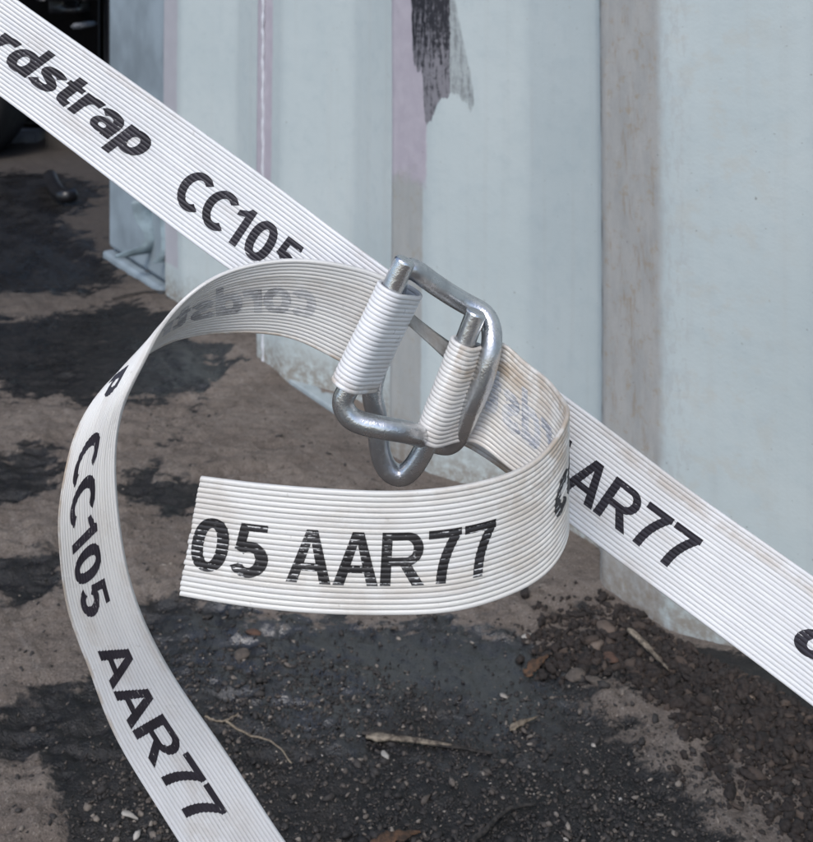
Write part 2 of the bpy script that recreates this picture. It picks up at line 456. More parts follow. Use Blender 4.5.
class Ribbon:
    def __init__(self, stations, step=.0007):
        C = np.array([tuple(c) for c, r in stations]); R = np.array([tuple(r) for c, r in stations])
        d = np.linalg.norm(np.diff(C, axis=0), axis=1)
        t = np.concatenate([[0], np.cumsum(d ** .7)])
        tq = np.linspace(0, t[-1], 6000)
        Cq = spline_eval(C, t, tq); Rq = spline_eval(R, t, tq)
        s = np.concatenate([[0], np.cumsum(np.linalg.norm(np.diff(Cq, axis=0), axis=1))])
        self.L = s[-1]; n = int(self.L / step); self.s = np.linspace(0, self.L, n)
        self.C = np.stack([np.interp(self.s, s, Cq[:, i]) for i in range(3)], 1)
        R = np.stack([np.interp(self.s, s, Rq[:, i]) for i in range(3)], 1)
        self.R = R / np.linalg.norm(R, axis=1)[:, None] * W
        T = np.gradient(self.C, axis=0); self.T = T / np.linalg.norm(T, axis=1)[:, None]
        N = np.cross(self.R, self.T); self.N = N / np.linalg.norm(N, axis=1)[:, None]
        # N = R x T : points towards the viewer when the strap reads left to right
    def ev(self, s, v, off, side=1):
        s = np.asarray(s); v = np.asarray(v)
        g = lambda A: np.stack([np.interp(s, self.s, A[:, i]) for i in range(3)], -1)
        h = (rib(v) + off) * side
        return g(self.C) + g(self.R) * (v - .5)[..., None] + g(self.N) * h[..., None]
    def px(self, v=.5):
        p = self.C + self.R * (v - .5)
        return CX + p[:, 0] / p[:, 1] * F, HY + (H - p[:, 2]) / p[:, 1] * F
    def s_at(self, x, y, v=.55, lo=0, hi=1e9):
        a, b = self.px(v); d = (a - x) ** 2 + (b - y) ** 2
        d = np.where((self.s < lo) | (self.s > hi), 1e9, d); return self.s[np.argmin(d)]
    def mesh(self, name, mat, origin, parent=None, jag0=0.0, dirt=None, aged=None):
        n = len(self.s); m = NR * SUB + 1
        v = np.linspace(0, 1, m)
        x = ((v * NR) % 1.0) * 2 - 1
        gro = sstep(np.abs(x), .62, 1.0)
        Sg, Vg = np.meshgrid(self.s, v, indexing='ij')
        if jag0:
            jr = rng.random(NR + 1) * jag0; jj = jr[np.minimum((v * NR).astype(int), NR)]
            Sg = Sg.copy(); Sg[0] += jj; Sg[1] = np.maximum(Sg[1], Sg[0] + 1e-5); Sg[2] = np.maximum(Sg[2], Sg[1] + 1e-5)
        wav = (vnoise(Sg * 60 + 5, Vg * 3) - .5) * .00006
        Fr = self.ev(Sg, Vg, wav, 1); Bk = self.ev(Sg, Vg, -wav, -1)
        ring = np.concatenate([Fr, Bk[:, ::-1]], 1); k = ring.shape[1]
        V = ring.reshape(-1, 3) - np.array(origin)
        i, j = np.meshgrid(np.arange(n - 1), np.arange(k), indexing='ij'); j2 = (j + 1) % k
        Fc = np.stack([i * k + j, (i + 1) * k + j, (i + 1) * k + j2, i * k + j2], -1).reshape(-1, 4)
        caps = []
        for e in (0, n - 1):
            for q in range(m - 1):
                f = (e * k + q, e * k + q + 1, e * k + k - 2 - q, e * k + k - 1 - q)
                caps.append(f if e == 0 else f[::-1])
        o = from_np(name, V, np.concatenate([Fc, np.array(caps)]), mat, parent)
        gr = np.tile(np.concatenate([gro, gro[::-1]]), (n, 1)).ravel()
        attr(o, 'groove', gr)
        attr(o, 'along', np.repeat(self.s, k)); attr(o, 'across', np.tile(np.concatenate([v, v[::-1]]), n))
        tn = rng.random(NR); tv = tn[np.minimum((v * NR).astype(int), NR - 1)]
        attr(o, 'cord', np.tile(np.concatenate([tv, tv[::-1]]), n)); attr(o, 'aged', (aged(self.s) if aged else np.zeros(n)).repeat(k))
        dd = np.zeros((n, k))
        if dirt is not None: dd = np.concatenate([dirt(Sg, Vg), dirt(Sg, Vg)[:, ::-1]], 1)
        attr(o, 'dirt', dd.ravel())
        return o

def _arc(cx, cy, rx, ry, a0, a1, n=28):
    return [(cx + rx * math.cos(math.radians(a0 + (a1 - a0) * i / n)), cy + ry * math.sin(math.radians(a0 + (a1 - a0) * i / n))) for i in range(n + 1)]
def _ring(cx, cy, rx, ry, n=48, e=.88):
    f = lambda c: math.copysign(abs(c) ** e, c)
    return [(cx + rx * f(math.cos(2 * math.pi * i / n)), cy + ry * f(math.sin(2 * math.pi * i / n))) for i in range(n)]
def _sm(pts, n=36): return [(p.x, p.y) for p in smooth_path([Vector((x, y, 0)) for x, y in pts], n)]
SW, LW = .188, .200
# each glyph: advance width and pieces ('p', outline) | ('s', centre line, width) | ('o', closed centre line, width)
GLYPH = {
 '0': (.56, [('o', _ring(.28, .5, .197, .418), SW)]),
 '1': (.42, [('p', [(.20, 0), (.37, 0), (.37, 1), (.25, 1), (.20, .90)]), ('p', [(.02, .66), (.20, .74), (.215, .75), (.25, 1), (.19, .90), (.02, .81)])]),
 '5': (.56, [('p', [(.10, .845), (.51, .845), (.51, 1), (.10, 1)]), ('p', [(.055, .50), (.20, .52), (.245, .93), (.10, 1)]), ('s', _arc(.275, .325, .197, .245, 143, -155), SW)]),
 'C': (.61, [('s', _arc(.36, .5, .277, .42, 48, 312, 44), SW)]),
 'A': (.72, [('p', [(0, 0), (.178, 0), (.36, .77), (.36, 1), (.268, 1)]), ('p', [(.72, 0), (.542, 0), (.36, .77), (.36, 1), (.452, 1)]), ('p', [(.11, .225), (.61, .225), (.57, .375), (.15, .375)])]),
 'R': (.70, [('p', [(0, 0), (.168, 0), (.168, 1), (0, 1)]), ('s', [(.08, .92)] + _arc(.41, .685, .185, .235, 90, -90, 24) + [(.08, .45)], .16), ('p', [(.27, .45), (.45, .45), (.70, 0), (.505, 0)])]),
 '7': (.54, [('p', [(0, .835), (.54, .835), (.54, 1), (0, 1)]), ('s', _sm([(.455, .90), (.325, .62), (.235, .30), (.205, 0)]), .16)]),
 'c': (.50, [('s', _arc(.285, .35, .20, .265, 42, 318, 40), LW)]),
 'o': (.58, [('o', _ring(.285, .35, .20, .265), LW)]),
 'r': (.40, [('p', [(0, 0), (.175, 0), (.175, .70), (0, .70)]), ('s', _sm([(.09, .36), (.14, .54), (.25, .615), (.40, .61)]), LW)]),
 'd': (.58, [('o', _ring(.275, .35, .19, .265), LW), ('p', [(.395, 0), (.57, 0), (.57, 1), (.395, 1)])]),
 's': (.50, [('s', _sm([(.44, .55), (.36, .605), (.24, .617), (.125, .575), (.115, .475), (.22, .395), (.33, .335), (.405, .235), (.36, .12), (.24, .085), (.12, .10), (.03, .16)], 60), LW)]),
 't': (.38, [('s', _sm([(.165, .90), (.165, .60), (.165, .30), (.20, .13), (.36, .09)]), LW), ('p', [(0, .545), (.37, .545), (.37, .70), (0, .70)])]),
 'a': (.54, [('o', _ring(.235, .225, .155, .14, 40), .155), ('s', _sm([(.06, .53), (.13, .60), (.25, .618), (.38, .565), (.43, .44), (.43, .25), (.43, 0)], 50), LW)]),
 'p': (.58, [('o', _ring(.305, .35, .19, .265), LW), ('p', [(0, -.28), (.175, -.28), (.175, .70), (0, .70)])]),
}
def text_bm(txt, offset=0.0, shear=0.0):
    """flat lettering drawn from strokes, cap height 1, each piece a hair above the last (z)"""
    bm = bmesh.new(); x0 = 0; layer = 0
    for ch in txt:
        adv, pieces = GLYPH[ch]
        for pc in pieces:
            z = layer % 5 * 1.0e-5; layer += 1
            mk = lambda x, y: bm.verts.new((x0 + x + y * shear, y, z))
            if pc[0] == 'p': bm.faces.new([mk(*p) for p in pc[1]])
            else:
                c = [Vector((x, y)) for x, y in pc[1]]; n = len(c); cl = pc[0] == 'o'; hw = pc[2] / 2; L = []; R = []
                for i in range(n):
                    t = ((c[(i + 1) % n] - c[i - 1]) if cl else (c[min(i + 1, n - 1)] - c[max(i - 1, 0)])).normalized(); nn = Vector((-t.y, t.x)) * hw
                    L.append(mk(*(c[i] + nn))); R.append(mk(*(c[i] - nn)))
                for i in range(n if cl else n - 1):
                    k = (i + 1) % n; bm.faces.new((L[i], R[i], R[k], L[k]))
        x0 += adv + (.055 if ch in 'C0157R' else .03 if ch == 'A' else .04)
    bmesh.ops.triangulate(bm, faces=[f for f in bm.faces if len(f.verts) > 4])
    return bm
def lettering(rb, chunks, mat, origin, parent, name='printed_lettering', side=1, off=.00009):
    """chunks: (text, s0, s1, v of baseline, cap height in v, shear, boldness)"""
    out = bmesh.new(); AL = []
    for txt, s0, s1, vb, ch, shear, bold in chunks:
        bm = text_bm(txt, bold, shear)
        xs = [v.co.x for v in bm.verts]; x0, x1 = min(xs), max(xs)
        y0, cap = 0.0, 1.0
        sc = (s1 - s0) / (x1 - x0)
        for v in bm.verts:
            v.co = Vector((s0 + (v.co.x - x0) * sc, vb - (v.co.y - y0) / cap * ch, v.co.z))
        va, vz = min(v.co.y for v in bm.verts), max(v.co.y for v in bm.verts)
        for q in range(int(va * NR * 6) + 1, int(vz * NR * 6) + 1):
            bmesh.ops.bisect_plane(bm, geom=bm.verts[:] + bm.edges[:] + bm.faces[:], plane_co=(0, q / (NR * 6), 0), plane_no=(0, 1, 0), dist=1e-6)
        q = s0 + .0015
        while q < s1:
            bmesh.ops.bisect_plane(bm, geom=bm.verts[:] + bm.edges[:] + bm.faces[:], plane_co=(q, 0, 0), plane_no=(1, 0, 0), dist=1e-7); q += .0015
        co = np.array([tuple(v.co) for v in bm.verts])
        AL.append(co.copy())
        w3 = rb.ev(co[:, 0], co[:, 1], off + co[:, 2], side) - np.array(origin)
        for v, c in zip(bm.verts, w3): v.co = c
        me = bpy.data.meshes.new('tmp'); bm.to_mesh(me); bm.free(); out.from_mesh(me); bpy.data.meshes.remove(me)
    o = from_bm(name, out, mat, parent); A_ = np.concatenate(AL)
    attr(o, 'along', A_[:, 0]); attr(o, 'across', A_[:, 1]); attr(o, 'groove', sstep(np.abs(((A_[:, 1] * NR) % 1) * 2 - 1), .60, .95))
    return o

WR = .0035                      # wire radius
RW = WR + T0 + RA + .0001        # wrap radius of a strap's middle
ZL, ZR = .352, .365
def frame(a, b, right):
    e1 = (b - a).normalized(); view = Vector((0, 1, 0)) 
    m = (a + b) / 2; view = (m - Vector((0, 0, H))).normalized()
    e3 = (view - e1 * view.dot(e1)).normalized()
    e2 = e1.cross(e3).normalized()
    if e2.x * right < 0: e2 = -e2
    return m, e1, e2, e3

M_strap = mat_strap()
M_ink = mat_ink('black_ink', (.020, .018, .024), .62, .30)
M_inkworn = mat_ink('worn_black_ink', (.020, .019, .020), .565, .55)
M_ghost2 = mat_ink('dark_show_through_ink', (.24, .255, .29), .475, .9)
M_ghost = mat_ink('faded_grey_ink', (.27, .27, .275), .50, .8)

def build_left_strap():
    m1, e1, e2, e3 = frame(P(392, 287, ZL), P(345, 386, ZL), 1)
    mr = P(387, 336.5, .3655); r = e1 * W
    q = lambda m, a, b, sl=0: (m + e2 * (a * RW) + e3 * (b * RW) - e1 * sl, r)
    STN = [st(-230, -180, -285, -103, .440), st(-120, -100, -175, -24, .425), st(17, 0, -36, 70, .412), st(130, 80, 77, 154, .402), st(271, 182, 218, 261, .390),
           st(345, 238, 300, 322, .381), q(mr, 0.1, 1.0), q(mr, .75, .66), q(mr, 1.0, -.1), q(m1 * .6 + mr * .4, 1.0, -.45), q(m1, .62, -.82), q(m1, 0, -1.0),
           q(m1, -.72, -.70), q(m1, -1.0, .0), q(m1, -.68, .73), q(m1, -.2, .95)]
    rh = Ribbon(STN)
    TLN = [st(398, 284, 356, 369, .3615), st(378, 274, 336, 359, .3610), st(330, 262, 300, 341, .3610), st(285, 259.5, 262, 333, .3625), st(240, 267, 222, 333, .364), st(205, 283, 178, 339, .364),
           st(181, 303, 146, 354, .361), st(160, 330, 111, 382, .357), st(146, 357, 88, 411, .354), st(131, 387, 73.5, 442, .352), st(121, 416, 64, 480, .352),
           st(116, 450, 59, 516, .353), st(116.5, 492, 60, 552, .355), st(127, 568, 69, 612, .361), st(147, 628, 89, 667, .367), st(180, 687, 111, 726, .374),
           st(224, 750, 151, 796, .380), st(283, 839, 206, 883, .384), st(345, 925, 265, 975, .388), st(400, 1010, 322, 1060, .390)]
    rb = Ribbon(TLN)
    org = m1
    def dirt_t(s, v):
        d = .25 * sstep(vnoise(s * 40, v * 4), .45, .8)
        return np.clip(d + .85 * (s < .23) * sstep(v, .935, .985), 0, 1)
    def dirt_h(s, v):
        return np.clip(.22 * sstep(vnoise(s * 40, v * 4), .5, .8) + .7 * (s > rh.L - .035) * sstep(v, .86, .97), 0, 1)
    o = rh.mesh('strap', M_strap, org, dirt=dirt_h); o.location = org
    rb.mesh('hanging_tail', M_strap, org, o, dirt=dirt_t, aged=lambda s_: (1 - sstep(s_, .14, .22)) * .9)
    H0 = lambda x, y, v=.55: rh.s_at(x, y, v, hi=rh.L - .04)
    T1 = lambda x, y, v=.55: rb.s_at(x, y, v, lo=.02)
    s_p = H0(150, 142, .5)
    ch = [('cordstrap', s_p - .0955, s_p + .0012, .66, .415, .22, .018),
          ('CC105', H0(177, 190), H0(296, 268), .765, .43, 0, .010)]
    lettering(rh, ch, M_ink, org, o)
    ch2 = [('CC105', T1(92, 436), T1(92, 614), .765, .43, 0, .010), ('AAR77', T1(108, 643), T1(210, 822), .765, .43, 0, .010)]
    sp = T1(102, 396)
    ch2.append(('p', sp - .0115, sp, .655, .40, .22, .014))
    lettering(rb, ch2, M_ink, org, o)
    lettering(rb, [('cordstra', T1(318, 303), sp - .0135, .69, .47, .22, .018)], M_ghost, org, o, 'show_through_lettering', -1)
    tag(o, 'white ribbed strap from upper left, wrapped on the left bar, tail hanging in an arc', 'strap', 'white lashing straps')
    return rb, o

def build_right_strap():
    m, e1, e2, e3 = frame(P(465, 342, ZR), P(428, 440, ZR), -1)
    r = e1 * W
    q = lambda a, b: (m + e2 * (a * RW) + e3 * (b * RW), r)
    STN = [st(200.5, 476, 179, 595, .318), st(260, 483, 244, 606, .312), st(330, 489, 320, 613, .3085), st(400, 491, 394, 614.5, .308), st(455, 486, 454, 611, .309),
           st(500, 476, 503, 597, .313), st(534, 460, 538, 579, .318), st(556, 436, 559, 557, .324), st(567.5, 408, 567, 532, .333), st(562, 395, 557, 512, .343),
           st(546, 374, 531, 488, .355), st(522, 353, 500, 466, .3655), st(501, 339, 470, 445, .3698),
           q(-.80, -.60), q(-.25, -.97), q(.6, -.8), q(1.0, 0), q(.7, .71), q(0, 1.0),
           st(520, 365, 467, 447, .3815), st(620, 437, 562, 517, .387), st(700, 497, 645, 580, .384), st(813, 576, 755, 662, .372), st(930, 662, 876, 755, .362), st(1060, 757, 1010, 858, .355)]
    rb = Ribbon(STN); org = m
    sb = rb.s_at(446, 391)
    s_sil = rb.s_at(567, 470, .5, hi=sb)
    def dirt(s, v):
        d = .30 * sstep(vnoise(s * 40 + 30, v * 4), .5, .8)
        d = d + .75 * sstep(s, s_sil - .05, s_sil) * (s < sb - .012) * (.35 + .65 * sstep(v, .5, .1))
        d = d + .8 * (np.abs(s - sb - .03) < .025) * sstep(v, .88, .98)
        d = d + .38 * (s > sb + .07) * np.exp(-((v - .12) / .05) ** 2)
        return np.clip(d, 0, 1)
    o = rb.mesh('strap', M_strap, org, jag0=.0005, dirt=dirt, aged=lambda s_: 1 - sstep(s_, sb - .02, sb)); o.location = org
    A = lambda x, y, v=.55: rb.s_at(x, y, v, hi=sb - .01)
    B = lambda x, y, v=.55: rb.s_at(x, y, v, lo=sb + .01)
    s77 = A(491, 530)
    lettering(rb, [('05', A(194, 540), A(271, 548), .755, .43, 0, .010), ('AAR77', A(290, 550), s77, .755, .43, 0, .010),
                   ('co', A(553, 510), A(553, 510) + .019, .655, .40, .22, .018)], M_inkworn, org, o)
    lettering(rb, [('AAR77', B(534, 450), B(690, 560), .755, .43, 0, .010), ('cordstrap', B(790, 640), B(790, 640) + .098, .655, .40, .22, .018)], M_ink, org, o)
    s_co = A(553, 510) + .022
    lettering(rb, [('rdst', s_co + .004, s_co + .040, .66, .44, .22, .018)], M_ghost2, org, o, 'show_through_lettering', -1)
    # the strap's folded inner layer seen edge-on between the bars
    pts = [(400, 303, 404, 322, .3665), (418, 318, 418, 334, .371), (436, 332, 432, 347, .374), (456, 346, 450, 364, .375)]
    bm = bmesh.new(); V = []
    for tx, ty, bx, by, Z in pts:
        a, b = P(tx, ty, Z) - org, P(bx, by, Z - .005) - org
        V.append([bm.verts.new(a.lerp(b, f) + Vector((0, -.0005 * math.sin(f * 9.4), 0))) for f in (0, .12, .24, .36, .48, .6, .72, .84, 1)])
    for a, b in zip(V, V[1:]):
        for j in range(8): bm.faces.new((a[j], b[j], b[j + 1], a[j + 1]))
    bmesh.ops.solidify(bm, geom=bm.faces[:], thickness=.0009)
    bmesh.ops.recalc_face_normals(bm, faces=bm.faces[:])
    fo = from_bm('folded_edge', bm, M_strap, o)
    attr(fo, 'dirt', np.full(len(fo.data.vertices), .5)); [attr(fo, a_, np.full(len(fo.data.vertices), f_)) for a_, f_ in (('groove', .3), ('aged', .8), ('along', 0), ('across', 0), ('cord', 0))]
    tag(o, 'white ribbed strap curling forward to a cut free end and running off to lower right', 'strap', 'white lashing straps')
    return rb, o

def build_buckle():
    c = [(405, 261, ZL), (392, 289, ZL), (369, 343, ZL), (350, 386, ZL), (343, 401, ZL), (346.5, 413, .3517), (359, 422, .3515), (393, 429.5, .352), (414, 434, .358),
         (432, 441, .3725), (448, 444, .3735), (461, 431, .370), (471, 409, .366), (483, 381, .364), (491, 348, .365), (491, 328, .369), (484.5, 315, .3715), (473, 307.5, .3725),
         (456, 298, .3715), (426, 278, .364), (411, 269, .3605), (402, 271, .362), (397, 284, .3645), (386, 337, .3655), (372.5, 390, .3655), (376, 413, .366), (379, 442, .366),
         (383, 461, .366), (391, 472, .3657), (402, 475, .3655), (413, 467, .365), (422, 453, ZR), (429, 438, ZR), (447, 389, ZR), (465, 342, ZR), (476, 313, ZR)]
    org = P(420, 370, .36)
    pts = smooth_path([P(*q) - org for q in c], 520)
    o = tube('wire_buckle', pts, WR, mat_steel(), seg=32, cap=.0007); o.location = org
    return tag(o, 'galvanised bent wire buckle joining the two white straps', 'buckle')

# ---------------------------------------------------------------- ground
def poly_in(px, py, poly):
    ins = np.zeros(px.shape, bool); n = len(poly)
    for i in range(n):
        x1, y1 = poly[i]; x2, y2 = poly[(i + 1) % n]
        c = ((y1 > py) != (y2 > py)) & (px < (x2 - x1) * (py - y1) / (y2 - y1 + 1e-12) + x1)
        ins ^= c
    return ins
# outlines of oily patches (photo positions turned into ground positions)
WET = [[(120, 600), (170, 592), (300, 612), (470, 615), (520, 626), (545, 640), (556, 668), (600, 700), (620, 735), (640, 760), (700, 800), (740, 900), (60, 900), (70, 790), (20, 740), (-60, 720), (-60, 690), (60, 690), (100, 665), (130, 650)],
       [(-80, 225), (60, 226), (105, 250), (128, 286), (60, 292), (-80, 296)],
       [(-80, 312), (40, 318), (110, 304), (150, 300), (185, 330), (222, 350), (232, 368), (205, 386), (150, 398), (110, 398), (75, 405), (-80, 372)],
       [(-80, 450), (0, 446), (60, 448), (66, 470), (60, 500), (0, 505), (-80, 500)],
       [(-80, 555), (10, 552), (60, 548), (62, 575), (40, 600), (0, 606), (-80, 600)],
       [(160, 408), (210, 404), (215, 410), (170, 416)], [(158, 428), (206, 432), (208, 440), (165, 440)],
       [(120, 470), (160, 476), (205, 474), (215, 500), (170, 520), (115, 500)], [(60, 175), (110, 195), (60, 225), (-80, 230), (-80, 170)],
       [(520, 625), (590, 622), (625, 640), (680, 655), (760, 662), (813, 690), (900, 720), (900, 790), (770, 760), (700, 700), (640, 690), (600, 690), (560, 668)],
       [(690, 752), (730, 745), (760, 765), (720, 780)]]
def to_g(poly): return [(G(x, max(y, 60)).x, G(x, max(y, 60)).y) for x, y in poly]
WETG = [to_g(p) for p in WET]
def ground_fields(X, Y):
    wx = X + (fbm(X * 34, Y * 34, 6, .6) - .5) * .080 * (.4 + .6 * np.clip(Y, .5, 2)); wy = Y + (fbm(X * 34 + 40, Y * 34 + 9, 6, .6) - .5) * .090 * (.4 + .6 * np.clip(Y, .5, 2))
    wet = np.zeros(X.shape)
    acc = 0.0
    for q in range(12):
        a_ = q * 2.399; r_ = .014 * math.sqrt((q + .5) / 12) * (.5 + Y)
        m = np.zeros(X.shape, bool)
        for p in WETG: m |= poly_in(wx + r_ * math.cos(a_), wy + r_ * math.sin(a_) * 1.3, p)
        acc = acc + m
    wet = acc / 12.0
    # distance in front of the wall plane
    ex, ey = X - E0.x, Y - E0.y
    dist = -(ex * INW.x + ey * INW.y); along = ex * D.x + ey * D.y
    mound = .012 * sstep(along, -.06, -.16) * np.exp(-(np.maximum(dist, 0) / .06) ** 2) * (.6 + .8 * fbm(X * 18, Y * 18, 3))
    rut = (fbm(along * 5, dist * 60, 4) - .5) * .006
    h = (fbm(X * 9, Y * 9, 3) - .5) * .008 + rut * .6
    rough = fbm(X * 120, Y * 120, 4, .6)
    clod = np.maximum(fbm(X * 55 + 3, Y * 55, 4) - .52, 0) * .028
    h = h + (rough - .5) * .0034 + clod * .45 * (1 - .6 * wet)
    # ragged ridges in the mud on the left
    left = sstep(X, .02, -.12) * sstep(Y, 1.6, 1.0)
    h = h + left * (np.abs(fbm(X * 20, Y * 75, 4) - .5) * -.030 + .006) * (.3 + .5 * vnoise(X * 12, Y * 12))
    h = h - .004 * wet
    near = np.exp(-((dist - .0) / .05) ** 2) * sstep(along, .20, .30) * sstep(along, .52, .47)
    h = h * (1 - .85 * near) - .004 * near
    inside = sstep(dist, .002, -.004)
    cov = np.maximum(sstep(along, .29, .22), sstep(along, .478, .500))
    ht = np.minimum(h, -.004) * (1 - cov) + (.004 + .45 * h) * cov
    bl = np.where(dist < 0, 1.0, cov * sstep(dist, .045, .0)); h = h * (1 - bl) + ht * bl
    return wet, h + mound, dist, along

def mat_ground():
    k = NT('oily_dirt'); o = k.obj()
    wet = k.attr('wet'); 
    n1 = k.noise(o, 14, 6, .6); n2 = k.noise(o, 130, 7, .68); n3 = k.noise(o, 700, 3, .6)
    sx = k.noise(k.scale(o, (26, 85, 60)), 1.0, 7, .66)                 # streaks drawn across the mud
    ang = math.atan2(D.y, D.x)
    mp = k.n('ShaderNodeMapping'); k.set(mp.inputs[0], o); mp.inputs['Rotation'].default_value = (0, 0, -ang); mp.inputs['Scale'].default_value = (1, 1, 1)
    sc_ = k.noise(k.scale(mp.outputs[0], (5, 110, 1)), 1.0, 6, .62)         # scuffs running along the wall
    c = k.mix(k.ramp(n1, .3, .7), (.130, .106, .090), (.190, .160, .137))
    c = k.mix(k.ramp(sx, .34, .52, .40, 0), c, (.062, .051, .044))
    c = k.mix(k.ramp(sc_, .52, .66, 0, .5), c, (.20, .175, .155))
    c = k.mix(k.ramp(n2, .28, .50, .7, 0), c, (.070, .056, .046))
    c = k.mix(k.ramp(n3, .57, .68, 0, .65), c, (.29, .255, .22))
    c = k.mix(k.ramp(n3, .43, .33, 0, .65), c, (.055, .045, .038))
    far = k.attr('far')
    c = k.mix(far, c, (.050, .042, .036))  # shade at the container's far end painted into the dirt colour
    wm = k.math('ADD', wet, k.math('ADD', k.math('MULTIPLY', k.math('SUBTRACT', n2, .5), .9), k.math('MULTIPLY', k.math('SUBTRACT', sx, .5), 2.3)))
    w2 = k.ramp(wm, .30, .66)
    dk = k.mix(k.ramp(n2, .35, .7), (.0055, .0052, .0052), (.018, .0158, .0142))
    dk = k.mix(k.ramp(k.noise(o, 420, 4, .6), .60, .72, 0, .5), dk, (.10, .085, .075))
    c = k.mix(w2, c, dk)
    ro = k.ramp(k.noise(o, 22, 5), .38, .62, .26, .55)
    sheen = k.attr('sheen')
    ro = k.math('MULTIPLY', ro, k.math('SUBTRACT', 1.0, k.math('MULTIPLY', sheen, .66)))
    rgh = k.n('ShaderNodeMix', data_type='FLOAT'); k.set(rgh.inputs[0], w2); rgh.inputs[2].default_value = .92; k.set(rgh.inputs[3], ro)
    k.bump(k.math('ADD', k.math('MULTIPLY', n2, 1.0), k.math('MULTIPLY', n3, .6)), k.math('SUBTRACT', .9, k.math('MULTIPLY', k.math('MAXIMUM', sheen, k.math('MULTIPLY', w2, .45)), .55)), .0032)
    k.out(c, rgh.outputs[0], 0, .5)
    k.set(k.b.inputs['Specular IOR Level'], k.math('ADD', .28, k.math('ADD', k.math('MULTIPLY', w2, .15), k.math('MULTIPLY', k.math('MULTIPLY', w2, sheen), .8))))
    return k.m

def ground_h(x, y):
    a = ground_fields(np.array([x], float), np.array([y], float)); return float(a[1][0])

def build_ground():
    rows = [.30]
    while rows[-1] < 3.2: rows.append(rows[-1] * 1.0033)
    while rows[-1] < 14: rows.append(rows[-1] * 1.05)
    Yr = np.array(rows); tx = np.linspace(-.62, .62, 620)
    Y, T = np.meshgrid(Yr, tx, indexing='ij'); X = T * Y
    wet, h, dist, along = ground_fields(X, Y)
    V = np.stack([X, Y, h], -1).reshape(-1, 3); n, m = X.shape
    i, j = np.meshgrid(np.arange(n - 1), np.arange(m - 1), indexing='ij')
    Fc = np.stack([i * m + j, i * m + j + 1, (i + 1) * m + j + 1, (i + 1) * m + j], -1).reshape(-1, 4)
    mg = mat_ground()
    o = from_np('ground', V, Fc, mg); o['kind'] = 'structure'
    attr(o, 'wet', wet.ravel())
    sh = 0.0
    for q in range(10):
        a_ = q * 2.399; r_ = .05 * math.sqrt((q + .5) / 10) * (.4 + .6 * Y); w_ = (fbm(X * 20, Y * 20, 4) - .5) * .10
        for pl in ([(145, 345), (225, 345), (232, 370), (200, 390), (140, 398)], [(140, 590), (530, 605), (560, 700), (300, 740), (170, 700)]):
            sh = sh + poly_in(X + w_ + r_ * math.cos(a_), Y - w_ + r_ * math.sin(a_), to_g(pl)) / 10.0
    attr(o, 'sheen', sh.ravel())
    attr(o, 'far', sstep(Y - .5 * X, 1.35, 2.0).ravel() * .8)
    # wide flat ground all round, a little lower
    bm = bmesh.new()
    vs = [bm.verts.new(p) for p in ((-60, -60, -.03), (60, -60, -.03), (60, 60, -.03), (-60, 60, -.03))]; bm.faces.new(vs)
    g2 = from_bm('ground', bm, mg, None, False); g2['kind'] = 'structure'
    for a in ('wet', 'sheen', 'far'): attr(g2, a, np.zeros(4))
    return o

# ---------------------------------------------------------------- grit
def ico(sub):
    bm = bmesh.new(); bmesh.ops.create_icosphere(bm, subdivisions=sub, radius=1); 
    V = np.array([tuple(v.co) for v in bm.verts]); Fc = np.array([[v.index for v in f.verts] for f in bm.faces]); bm.free(); return V, Fc
ICO = {1: ico(1), 2: ico(2), 3: ico(3)}
def lumps(name, pos, size, sub, mat, tone, lift=(-.25, .3)):
    V0, F0 = ICO[sub]; VV = []; FF = []; TT = []; nb = 0
    for (x, y, z), s, t in zip(pos, size, tone):
        sc = s * np.array([rng.uniform(.7, 1.7), rng.uniform(.45, 1.0), rng.uniform(.40, .85)])
        V = (V0 * (1 + (rng.random((len(V0), 1)) - .5) * .6) + (rng.random(V0.shape) - .5) * .42) * sc
        a, b = rng.uniform(0, 6.28), rng.uniform(-.5, .5)
        R = np.array([[math.cos(a), -math.sin(a), 0], [math.sin(a), math.cos(a), 0], [0, 0, 1]]) @ np.array([[1, 0, 0], [0, math.cos(b), -math.sin(b)], [0, math.sin(b), math.cos(b)]])
        V = V @ R.T + np.array((x, y, z + s * rng.uniform(*lift))); VV.append(V); FF.append(F0 + nb); nb += len(V0); TT.append(np.full(len(V0), t))
    o = from_np(name, np.concatenate(VV), np.concatenate(FF), mat, smooth=False); attr(o, 'tone', np.concatenate(TT)); return o
def mat_grit(name, stops, rough=.75):
    k = NT(name); t = k.attr('tone'); r = k.n('ShaderNodeValToRGB'); k.set(r.inputs[0], t)
    els = r.color_ramp.elements
    while len(els) < len(stops): els.new(.5)
    for e, (p, c) in zip(els, stops): e.position = p; e.color = (*c, 1)
    n = k.noise(k.obj(), 500, 4); c = k.mix(k.ramp(n, .35, .7, 0, .45), r.outputs[0], (.05, .043, .038))
    k.bump(k.noise(k.obj(), 900, 3), .4, .0008)
    return k.out(c, rough)
def scatter(poly, n):
    xs = [p[0] for p in poly]; ys = [p[1] for p in poly]; out = []
    while len(out) < n:
        px, py = rng.uniform(min(xs), max(xs), 400), rng.uniform(min(ys), max(ys), 400)
        m = poly_in(px, py, poly); out += list(zip(px[m], py[m]))
    out = [(x + rng.normal(0, 9), max(y + rng.normal(0, 9), 60)) for x, y in out[:n]]; g = [G(x, y) for x, y in out]
    X = np.array([p.x for p in g]); Y = np.array([p.y for p in g])
    _, h, dist, _ = ground_fields(X, Y); ok = dist > .004
    return np.stack([X, Y, h], 1)[ok]

